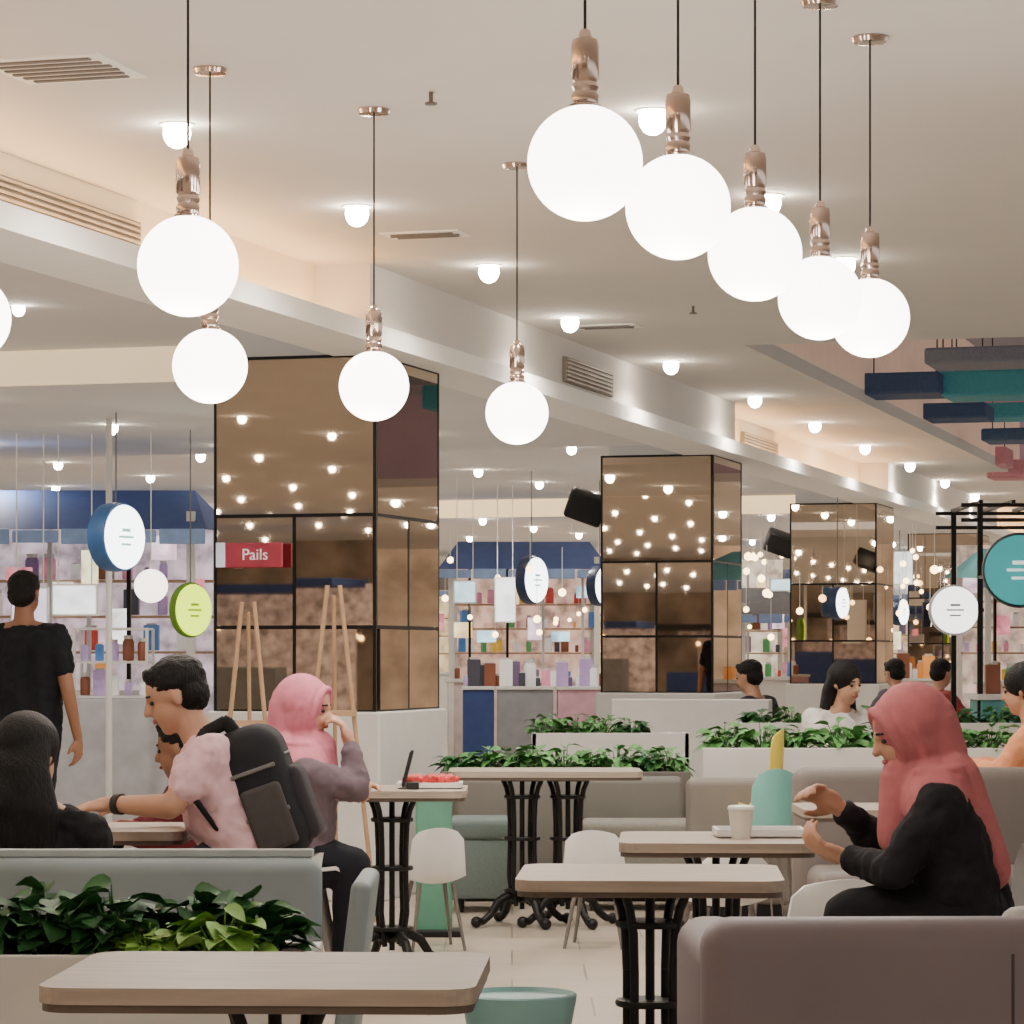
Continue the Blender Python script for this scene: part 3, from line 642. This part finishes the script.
for i in range(5): b.box((xa+(xb-xa)*i/4,20.6,2.32),(0.025,1.3,0.025))
b.out('frame',M_black,r)
MB().box(((xa+xb)/2,20.2,0.5),(xb-xa,0.5,1.0),bev=0.01).out('counter',mat('teal_counter',(80,150,150),0.5),r)
MB().box(((xa+xb)/2,20.2,1.02),(xb-xa+0.05,0.56,0.04),bev=0.005).out('countertop',M_white,r)
MB().box((xb-0.1,21.2,1.6),(0.5,0.03,0.8)).out('back_board',emis('kiosk',(150,128,118),0.3),r)  # weakly emitting board stands in for kiosk interior light
for i in range(6): good(i%2,rr.randint(0,10),Vector((xa+0.1+i*0.13,20.1,1.04)),rr.uniform(0.12,0.25),0)
bt=None
rr=random.Random(5)
def bulb(c,sc=1.0):
    global bt
    if bt is None:
        bt=root('hanging_bulb',c,'small warm hanging bulb over food stall','lamp','small warm bulbs')
        MB().sph(c,0.05,sub=2).out('bulb',mat('bulb_warm',(255,215,150),0.4,var=0,emit=9),bt,smooth=True); MB().cyl(c+Vector((0,0,0.04)),c+Vector((0,0,0.55)),0.004,seg=5).out('cord',M_trim,bt)
    else: dup(bt,c,scale=(sc,sc,sc))
for i in range(100):
    px=rr.choice([rr.uniform(445,600),rr.uniform(745,800),rr.uniform(890,970),rr.uniform(20,205)]); d=rr.uniform(27,42); py=rr.uniform(548,640)
    bulb(at(px,py,d),rr.uniform(0.45,0.9))
for i in range(34): bulb(W(rr.uniform(-17,-7),rr.uniform(-15,4),rr.uniform(1.5,1.9)),0.8)
for k,(u,v) in enumerate(((-9,-8),(-12.5,-12),(-16,-10),(-8,2),(-6.6,-14))):
    p=W(u,v,0); r=root('food_stall',p,'unseen food stall with glowing back panel, added for mirror reflections','stall','food stalls')
    MB().box(p+Vector((0,0,0.5)),(2.6,0.5,1.0),rz=AX,bev=0.01).out('counter',[M_white,mat('lam_navy',(44,66,120)),mat('lam_grey',(140,142,146)),mat('brown_counter',(90,74,62)),M_white][k],r)
    MB().box(p+Vector((0,-1.2,1.1)),(2.6,0.1,2.2),rz=AX).out('back_panel',emis('rb%d'%k,[(170,140,116),(150,130,120),(180,160,150),(120,104,94),(170,150,130)][k],0.5),r)  # glowing panels behind the camera, added to brighten column reflections
    MB().box(p+Vector((0,-0.5,2.2)),(2.8,1.5,0.12),rz=AX,bev=0.02).out('canopy',[navy,M_blackp,navy,M_blackp,navy][k],r)

# ---------------- tabletop things
def cup(px,py,d,hh,rd):
    c=at(px,0,d); z=0.75; r=root('paper_cup',Vector((c.x,d,z)),'cream paper cup with lid on cafe table','cup')
    MB().lathe([(0,0),(rd*0.75,0),(rd,hh),(rd*1.05,hh+0.004),(0,hh+0.002)],(c.x,d,z),seg=28).out('body',mat('cup_paper',(226,220,208),0.6,var=0.02),r,smooth=True)
    MB().lathe([(0,hh+0.002),(rd*1.08,hh+0.002),(rd*1.05,hh+0.01),(rd*0.9,hh+0.014),(0,hh+0.014)],(c.x,d,z),seg=28).out('lid',mat('lid_white',(240,238,234),0.4),r,smooth=True)
cup(741,0,9.0,0.085,0.038)
def tray(x,y,z,label,items):
    r=root('food_tray',Vector((x,y,z)),label,'tray')
    MB().box((x,y,z+0.008),(0.26,0.2,0.012),bev=0.004).out('tray_base',M_white,r)
    b=MB(); 
    for sx in (-1,1): b.box((x+sx*0.13,y,z+0.016),(0.01,0.2,0.02))
    for sy in (-1,1): b.box((x,y+sy*0.1,z+0.016),(0.26,0.01,0.02))
    b.out('tray_rim',M_white,r)
    for i in range(items):
        an=random.uniform(0,6); q=(x+0.08*math.cos(an*i),y+0.06*math.sin(an*i),z+0.036)
        o=root('snack',Vector(q),'red wrapped snack on tray','food','red snacks')
        MB().sph(q,(0.038,0.025,0.023),R=Matrix.Rotation(an,3,'Z'),sub=2).out('wrapper',mat('red_wrap',(200,60,60),0.4,var=0.3,scale=30),o,smooth=True)
        for s in (-1,1):
            e=Matrix.Rotation(an,3,'Z')@Vector((s*0.04,0,0)); MB().cyl(Vector(q)+e*0.8,Vector(q)+e*1.3,0.006,0.014,seg=8).out('twist_end',mat('red_wrap',(200,60,60)),o)
tray(X(430,12.4),12.4,0.75,'white tray with red snacks on cafe table',6)
tray(X(800,9.05)-0.12,9.1,0.75,'white paper food tray on cafe table',0)
c=at(408,752,12.3); r=root('phone',c,'black smartphone propped upright on cafe table','phone')
R=Matrix.Rotation(0.25,3,'Y'); MB().box((c.x,c.y,0.835),(0.012,0.075,0.155),R=R,bev=0.004).out('case',M_blackp,r); MB().box((c.x-0.008,c.y,0.835),(0.003,0.066,0.14),R=R).out('screen',mat('screen_glass',(40,44,60),0.1),r)
MB().box((c.x+0.02,c.y,0.765),(0.05,0.06,0.03),bev=0.004).out('stand',M_blackp,r)

# ---------------- people
def hand(b,w,dv,nv,sc=1.0,curl=0.5,side=1):
    dv=dv.normalized(); nv=(nv-dv*nv.dot(dv)).normalized(); sd=dv.cross(nv)*side
    R=Matrix((dv,sd,nv)).transposed()
    if R.determinant()<0: R=Matrix((dv,-sd,nv)).transposed()
    b.sph(w+dv*0.045*sc,(0.05*sc,0.04*sc,0.016*sc),R=R,sub=2)
    b.cap(w,0.024*sc,w+dv*0.04*sc,0.024*sc)
    for i,(o,l) in enumerate(((0.03,0.9),(0.011,1.05),(-0.01,1.0),(-0.029,0.8))):
        p=w+dv*0.08*sc+sd*o*sc; a=curl*(0.6+0.15*i)
        rads=[0.0095,0.009,0.008,0.007]; 
        for k,sl in enumerate((0.042,0.027,0.022)):
            qd=dv*math.cos(a)+nv*math.sin(a)
            n2=p+qd*sl*l*sc; b.cap(p,rads[k]*sc,n2,rads[k+1]*sc,sub=1); p=n2; a+=curl
    p=w+dv*0.02*sc+sd*0.03*sc; q1=(dv*0.7+sd*0.65+nv*0.25).normalized(); p2=p+q1*0.04*sc; q2=(dv*0.9+sd*0.2+nv*0.4).normalized(); p3=p2+q2*0.03*sc
    b.cap(p,0.013*sc,p2,0.011*sc,sub=1); b.cap(p2,0.011*sc,p3,0.009*sc,sub=1)
def person(label,J,skin=M_skin,top=None,bottom=None,shoes=None,hijab=None,hair='short',sleeve='long',vox=0.0065,name='person',curl=0.5,slim=1.0):
    V=lambda k: Vector(J[k])
    fw=Vector(J['fwd']).normalized(); up=Vector((0,0,1)); sd=up.cross(fw).normalized(); up=fw.cross(sd).normalized()
    H=V('head'); RH=Matrix((fw,sd,up)).transposed()
    base=Vector((V('pel').x,V('pel').y,0))
    r=root(name,base,label,'person')
    hs=J.get('hs',1.0)
    def hp(a,b_,c_): return H+RH@Vector((a*hs,b_*hs,c_*hs))
    b=MB()
    b.sph(hp(-0.012,0,0.028),(0.092*hs,0.073*hs,0.085*hs),R=RH); b.sph(hp(0.022,0,-0.03),(0.062*hs,0.058*hs,0.078*hs),R=RH)
    b.cap(hp(0.05,0,-0.085),0.024*hs,hp(0.045,0,-0.07),0.03*hs)
    b.cap(hp(0.083,0,0.012),0.007*hs,hp(0.098,0,-0.022),0.013*hs,sub=1)
    b.cap(hp(0.078,0.022,0.024),0.008,hp(0.076,-0.022,0.024),0.008,sub=1)
    for s in (-1,1): b.sph(hp(-0.008,s*0.074,-0.005),(0.017*hs,0.008*hs,0.03*hs),R=RH,sub=2)
    b.cap(V('neck'),0.056,hp(-0.015,0,-0.05),0.05)
    shC=(V('shL')+V('shR'))/2; 
    for s in ('L','R'):
        sh,hpj=V('sh'+s),V('hip'+s); inn=sh.lerp(shC,0.35)
        b.cap(hpj,0.105*slim,inn-Vector((0,0,0.05)),0.095*slim); b.cap(V('neck')-Vector((0,0,0.02)),0.045,sh,0.055)
        b.cap(sh,0.052,V('el'+s),0.038); b.cap(V('el'+s),0.038,V('wr'+s),0.025)
        b.cap(hpj,0.09,V('kn'+s),0.056); b.cap(V('kn'+s),0.054,V('an'+s),0.036)
        an=V('an'+s); td=Vector(J.get('toe',(fw.x,fw.y,0))).normalized(); b.cap(an-Vector((0,0,0.02)),0.035,an+td*0.14-Vector((0,0,0.035)),0.025)
        hand(b,V('wr'+s),Vector(J['hd'+s]),Vector(J['hn'+s]),1.0,curl,1 if s=='L' else -1)
    b.cap(V('pel'),0.11*slim,shC-Vector((0,0,0.08)),0.115*slim)
    b.out('body',skin,r,remesh=vox,smth=3)
    e=MB()
    for s in (-1,1): e.sph(hp(0.071,s*0.029,0.006),(0.008*hs,0.013*hs,0.007*hs),R=RH,sub=2)
    e.out('eyes',M_eye,r,smooth=True)
    MB().sph(hp(0.083,0,-0.052),(0.008,0.023,0.008),R=RH,sub=2).out('lips',M_lip,r,smooth=True)
    e=MB()
    for s in (-1,1): e.cap(hp(0.080,s*0.018,0.03),0.004,hp(0.070,s*0.044,0.028),0.003,sub=1)
    e.out('eyebrows',M_hair,r,smooth=True)
    g=0.014
    b=MB()
    for s in ('L','R'):
        sh,hpj=V('sh'+s),V('hip'+s); inn=sh.lerp(shC,0.35)
        b.cap(hpj,0.105*slim+g,inn-Vector((0,0,0.05)),0.098*slim+g); b.cap(V('neck')-Vector((0,0,0.05)),0.045+g,sh,0.055+g)
        el,wr=V('el'+s),V('wr'+s)
        if sleeve=='long':
            b.cap(sh,0.06+g,el,0.048+g*0.4); b.cap(el,0.048+g*0.4,el.lerp(wr,0.86),0.038)
            ax=(el-sh).normalized(); a2=(wr-el).normalized()
            for q in (0.35,0.6,0.85): b.sph(sh.lerp(el,q),(0.066-0.012*q,0.066-0.012*q,0.014),R=(ax+Vector((0.25,0.2,0.1))).to_track_quat('Z','Y').to_matrix(),sub=2)
            for q in (0.08,0.3,0.55,0.78): b.sph(el.lerp(wr,q),(0.058-0.016*q,0.058-0.016*q,0.011),R=(a2+Vector((0.2,0.2,0.25))).to_track_quat('Z','Y').to_matrix(),sub=2)
        else: b.cap(sh,0.058+g,sh.lerp(el,0.6),0.056+g*0.6)
    b.cap(V('pel'),0.12*slim+g,shC-Vector((0,0,0.08)),0.12*slim+g)
    b.out('top',top,r,remesh=max(0.008,vox*1.2),smth=3,disp=0.03,dscale=0.07)
    b=MB()
    for s in ('L','R'):
        b.cap(V('hip'+s),0.125*slim,V('kn'+s),0.074); b.cap(V('kn'+s),0.074,V('kn'+s).lerp(V('an'+s),0.9),0.056)
    b.cap(V('hipL'),0.125*slim,V('hipR'),0.125*slim)
    b.out('trousers',bottom,r,remesh=max(0.011,vox*1.4),smth=3,disp=0.02,dscale=0.1)
    for s in ('L','R'):
        an=V('an'+s); td=Vector(J.get('toe',(fw.x,fw.y,0))).normalized()
        MB().cap(an-Vector((0,0,0.02)),0.045,an+td*0.15-Vector((0,0,0.03)),0.034).out('shoe',shoes or M_blackp,r,remesh=0.008,smth=2)
    if hijab:
        b=MB()
        b.sph(hp(-0.032,0,0.022),(0.112*hs,0.098*hs,0.112*hs),R=RH); b.sph(hp(-0.02,0,-0.04),(0.092*hs,0.094*hs,0.10*hs),R=RH)
        b.cap(hp(-0.07,0,0.01),0.085*hs,hp(-0.06,0,-0.10),0.085*hs)
        N=22
        for (off,rr_,sc_) in ((0.048,0.014,1.0),(0.02,0.010,1.13),(-0.012,0.009,1.2)):
            pts=[]
            for i in range(N+1):
                a=2*math.pi*i/N; pts.append(hp(off+0.014*math.cos(a),0.073*math.sin(a)*sc_*(1.0 if sc_==1 else 1.06),-0.008+0.10*math.cos(a)*(1 if sc_==1 else sc_*0.98)))
            for p,q in zip(pts,pts[1:]): b.cap(p,rr_,q,rr_,sub=1)
        nk=V('neck'); b.cap(hp(0.0,0,-0.09),0.08,nk-Vector((0,0,0.02)),0.10)
        for s in ('L','R'): b.cap(nk,0.095,V('sh'+s).lerp(nk,0.3)-Vector((0,0,0.03)),0.095)
        bk=-Vector((fw.x,fw.y,0)).normalized(); D1=J.get('drape',(0.12,0.22,0.055))
        e1=nk+bk*D1[0]-Vector((0,0,D1[1])); sv=Vector((-bk.y,bk.x,0))
        for q in (-0.09,0,0.09): b.cap(nk+bk*0.05+sv*q*0.5,0.08,e1+sv*q,D1[2])
        b.cap(nk-bk*0.06,0.08,nk-bk*0.09-Vector((0,0,0.16)),0.06)
        for s in (-1,1):
            for f in range(5):
                t=f/4; c0=hp(0.055-0.02*t,0.02*s,-0.10-0.03*t)
                p1=nk-bk*(0.06-0.02*t)+sv*s*(0.105+0.015*t)-Vector((0,0,-0.02+0.07*t)); p2=nk+bk*0.05+sv*s*(0.125+0.015*t)-Vector((0,0,-0.03+0.10*t)); p3=e1.lerp(nk,0.6-0.14*f)+sv*s*0.125+bk*0.04
                b.cap(c0,0.009,p1,0.013,sub=1); b.cap(p1,0.013,p2,0.014,sub=1); b.cap(p2,0.014,p3,0.010,sub=1)
        b.out('headscarf',hijab,r,remesh=0.006,smth=3,disp=0.008,dscale=0.12)
    elif hair=='short':
        b=MB(); b.sph(hp(-0.026,0,0.05),(0.096*hs,0.083*hs,0.078*hs),R=RH); b.sph(hp(-0.05,0,0.0),(0.065*hs,0.078*hs,0.075*hs),R=RH); b.cap(hp(0.05,0.03,0.09),0.02,hp(0.05,-0.03,0.09),0.02)
        b.out('hair',M_hair,r,remesh=0.008,smth=2,disp=0.012,dscale=0.02)
    else:
        b=MB(); b.sph(hp(-0.025,0,0.035),(0.103*hs,0.09*hs,0.095*hs),R=RH)
        nl=15
        for i in range(nl):
            a=-1.25+2.5*i/(nl-1); ax_,ay_=-math.cos(a),math.sin(a); w2=0.13 if hair=='full' else 0.11; ln=(0.30 if i%2 else 0.27)
            p0=hp(-0.02+ax_*0.06,ay_*0.065,0.03); p1=hp(-0.02+ax_*0.085,ay_*0.088,-0.05)
            p2=H+RH@Vector((-0.03+ax_*0.10,ay_*w2,0))+Vector((0,0,-0.17)); p3=H+RH@Vector((-0.03+ax_*0.095,ay_*w2*1.05,0))+Vector((0,0,-ln))
            b.cap(p0,0.03,p1,0.028,sub=1); b.cap(p1,0.028,p2,0.026,sub=1); b.cap(p2,0.026,p3,0.014,sub=1)
        b.cap(hp(-0.05,0,0),0.07,hp(-0.07,0,-0.15),0.07)
        b.out('hair',M_hair,r,remesh=0.006,smth=2)
    return r
fab=lambda n,c: mat('cloth_'+n,c,0.85,var=0.08,scale=20,bump=0.15,spec=0.25)
D=8.3
J=dict(head=at(905,733,D),fwd=(-0.9,-0.12,-0.38),neck=at(930,778,D),shR=at(942,808,D+0.17),shL=at(942,808,D-0.17),pel=at(968,922,D),hipL=at(966,922,D-0.1),hipR=at(966,922,D+0.1),
 elL=at(893,872,D-0.2),wrL=at(846,858,D-0.02),elR=at(885,850,D+0.22),wrR=at(840,808,D+0.12),hdL=(-0.85,0.1,0.35),hnL=(0.2,0.5,0.8),hdR=(-0.7,-0.2,0.45),hnR=(-0.3,-0.7,-0.3),
 knL=at(848,916,D-0.12),knR=at(852,916,D+0.12),anL=at(862,1103,D-0.12),anR=at(875,1103,D+0.12),toe=(-1,0,0),drape=(0.14,0.25,0.065))
person('seated woman in coral-pink headscarf and black top raising hands over table',J,M_skin,fab('black',(28,27,31)),fab('black2',(22,22,26)),hijab=fab('coral',(176,104,108)),curl=0.6)
D=9.4
J=dict(head=at(174,697,D),fwd=(-0.92,-0.1,-0.36),neck=at(200,738,D),shL=at(212,756,D+0.19),shR=at(210,756,D-0.19),pel=at(258,868,D),hipL=at(256,866,D+0.1),hipR=at(256,866,D-0.1),
 elR=at(172,806,D-0.24),wrR=at(112,804,D-0.1),elL=at(170,808,D+0.24),wrL=at(120,806,D+0.12),hdL=(-0.9,-0.3,0),hnL=(0,0,-1),hdR=(-0.9,0.2,-0.1),hnR=(0,0.3,-1),
 knL=at(168,880,D+0.13),knR=at(168,880,D-0.13),anL=at(180,1045,D+0.13),anR=at(175,1045,D-0.13),toe=(-1,0,0))
pm=person('seated man in pale pink shirt wearing black backpack, leaning over table',J,M_skin,fab('pale_pink',(226,186,194)),fab('darkjean',(40,42,54)),hair='short',sleeve='short',curl=0.4)
a,b2=J['elR'],J['wrR']; w0=a.lerp(b2,0.88); dv=(b2-a).normalized()
MB().cyl(w0-dv*0.012,w0+dv*0.012,0.033,seg=20).out('wristwatch',M_blackp,pm,smooth=True)
bc=at(264,794,D-0.02); R=Matrix.Rotation(-0.34,3,'Y')
r=root('backpack',bc,'dark grey-black backpack worn on back of man in pink shirt','backpack')
m=fab('backpack',(38,38,42)); bb=bc
b=MB(); b.box(bb,(0.22,0.40,0.44),R=R,bev=0.09,seg=6); b.out('main_bag',m,r,smooth=True)
b=MB(); b.box(bb+R@Vector((0.105,0,-0.06)),(0.07,0.27,0.24),R=R,bev=0.033,seg=4); b.out('front_pocket',fab('bag2',(52,50,54)),r,smooth=True)
b=MB(); b.box(bb+R@Vector((0.01,-0.20,-0.07)),(0.13,0.035,0.20),R=R,bev=0.016,seg=3); b.out('side_pocket',fab('bag3',(72,69,68)),r,smooth=True)
b=MB(); b.chain([bb+R@Vector((-0.02,-0.04,0.21)),bb+R@Vector((-0.02,-0.02,0.245)),bb+R@Vector((-0.02,0.02,0.245)),bb+R@Vector((-0.02,0.04,0.21))],[0.009]*4); b.out('handle',m,r,smooth=True)
for s in (-1,1):
    yy=D+s*0.13
    pts=[at(248,748,yy),at(226,722,yy),at(206,733,yy),at(190,758,D+s*0.21),at(194,798,D+s*0.235),at(216,828,D+s*0.22),at(254,852,yy)]
    b=MB(); b.chain(pts,[0.02,0.022,0.022,0.018,0.010,0.008,0.010],seg=10); b.out('strap',fab('strapdark',(28,28,30)),r,smooth=True)
for s in (-0.06,0.08):
    b=MB(); b.cyl(bb+R@Vector((-0.06,-0.202,s)),bb+R@Vector((0.08,-0.202,s)),0.007,seg=6); b.out('compression_strap',mat('strap_grey',(110,108,106),0.7),r)
b=MB()
b.cyl(bb+R@Vector((0.11,-0.12,0.10)),bb+R@Vector((0.11,0.12,0.10)),0.004,seg=6); b.out('zip',mat('zip_grey',(110,110,112),0.4,metal=0.5),r)
D=11.5
J=dict(head=at(308,709,D),fwd=(0.93,-0.25,-0.18),neck=at(302,750,D),shL=at(302,776,D+0.17),shR=at(306,776,D-0.17),pel=at(298,860,D),hipL=at(300,860,D+0.1),hipR=at(300,860,D-0.1),
 elR=at(358,788,D-0.12),wrR=at(350,744,D-0.06),elL=at(350,788,D+0.22),wrL=at(366,785,D+0.02),hdR=(-0.35,0.05,0.9),hnR=(-0.8,0.1,-0.3),hdL=(-0.1,-0.9,0.05),hnL=(0,0,-1),
 knL=at(352,866,D+0.12),knR=at(352,866,D-0.12),anL=at(346,986,D+0.12),anR=at(346,986,D-0.12),toe=(1,0,0),drape=(0.08,0.15,0.055))
person('seated woman in pink headscarf and mauve top, hand at chin',J,M_skin,fab('mauve',(104,90,98)),fab('navy',(24,25,34)),hijab=fab('pink',(204,122,140)),vox=0.0075,curl=0.7)
D=8.6
J=dict(head=at(30,757,D),fwd=(0.5,0.85,-0.25),neck=at(30,800,D-0.03),shL=at(-24,830,D),shR=at(84,834,D-0.05),pel=at(34,925,D-0.05),hipL=at(4,925,D-0.05),hipR=at(64,925,D-0.05),
 elL=at(-45,890,D+0.1),wrL=at(-20,905,D+0.3),elR=at(102,880,D+0.1),wrR=at(96,838,D+0.38),hdL=(0.2,0.9,0),hnL=(0,0,-1),hdR=(-0.3,0.9,0),hnR=(0,0,-1),
 knL=at(-4,925,D+0.38),knR=at(66,925,D+0.38),anL=at(-4,1095,D+0.35),anR=at(66,1095,D+0.35),toe=(0,1,0))
person('seated person with long black hair and black top seen from behind',J,M_skin,fab('black3',(22,20,23)),fab('black4',(24,24,26)),hair='full',slim=0.85)
def place(P,x,y,rz,sc=1.0):
    R=Matrix.Rotation(rz,3,'Z'); o={}
    for k,v in P.items():
        if k in ('fwd','hdL','hdR','hnL','hnR','toe'): o[k]=R@Vector(v)
        elif k in('drape','hs'): o[k]=v
        else: o[k]=R@(Vector(v)*sc)+Vector((x,y,0))
    return o
STAND=dict(head=(0.02,0,1.62),fwd=(1,0,-0.05),neck=(0,0,1.47),shL=(0,0.19,1.40),shR=(0,-0.19,1.40),pel=(0,0,0.95),hipL=(0,0.09,0.92),hipR=(0,-0.09,0.92),
 elL=(-0.02,0.27,1.12),elR=(-0.03,-0.27,1.12),wrL=(0.08,0.28,0.87),wrR=(0.05,-0.29,0.86),hdL=(0.15,0,-1),hdR=(0.1,0,-1),hnL=(0.2,-1,0),hnR=(0.2,1,0),
 knL=(0.03,0.1,0.5),knR=(-0.02,-0.1,0.5),anL=(0.06,0.11,0.08),anR=(-0.05,-0.11,0.08),toe=(1,0,0))
SIT=dict(head=(0.08,0,1.14),fwd=(1,0,-0.2),neck=(0.03,0,1.0),shL=(0.0,0.17,0.94),shR=(0,-0.17,0.94),pel=(0,0,0.56),hipL=(0,0.1,0.55),hipR=(0,-0.1,0.55),
 elL=(0.14,0.22,0.77),elR=(0.14,-0.22,0.77),wrL=(0.36,0.1,0.80),wrR=(0.36,-0.1,0.80),hdL=(1,-0.1,0),hdR=(1,0.1,0),hnL=(0,0,-1),hnR=(0,0,-1),
 knL=(0.42,0.12,0.55),knR=(0.42,-0.12,0.55),anL=(0.4,0.12,0.08),anR=(0.4,-0.12,0.08),toe=(1,0,0))
person('standing man in black t-shirt seen from behind near stall',place(STAND,X(24,15.8),15.8,1.25),M_skin2,fab('tee_black',(24,26,32)),fab('jean_black',(30,32,42)),sleeve='short',vox=0.009)
person('seated dark-haired woman in white top among planters',place(SIT,X(836,16.6),16.6,-0.9),M_skin,fab('white',(222,218,214)),fab('j2',(50,50,60)),hair='long',vox=0.01)
person('seated person in orange top beside trough planter',place(SIT,X(1040,13.6),13.6,2.8,1.0),M_skin,fab('orange',(224,150,110)),fab('j3',(60,60,64)),hair='long',vox=0.01)
person('seated person in maroon top behind man with backpack',place(SIT,X(198,10.9),10.9,2.9,0.84),M_skin2,fab('maroon',(92,30,38)),fab('j4',(40,40,44)),vox=0.01)
person('distant seated person in dark clothes',place(SIT,X(758,21.5),21.5,2.6,1.0),M_skin,fab('dk5',(50,46,52)),fab('j5',(40,40,44)),vox=0.014)
person('distant seated person in grey top beyond troughs',place(SIT,X(900,26),26,2.2,1.0),M_skin,fab('dk7',(92,92,100)),fab('j7',(40,40,44)),vox=0.015)
person('distant seated person in red top beyond troughs',place(SIT,X(935,25),25,0.6,1.0),M_skin,fab('dk8',(150,70,70)),fab('j8',(40,40,44)),vox=0.015)

# ---------------- world + camera
w=bpy.data.worlds.new('world'); S.world=w; w.use_nodes=True
bg=w.node_tree.nodes['Background']; bg.inputs[0].default_value=(1.0,0.93,0.86,1); bg.inputs[1].default_value=1.15
cam=bpy.data.cameras.new('camera'); co=bpy.data.objects.new('camera',cam); S.collection.objects.link(co); S.camera=co
co.location=(0,0,CH); co.rotation_euler=(math.pi/2,0,0); cam.sensor_width=36; cam.lens=36*F/1024; cam.shift_y=(HY-512)/1024; cam.clip_end=200
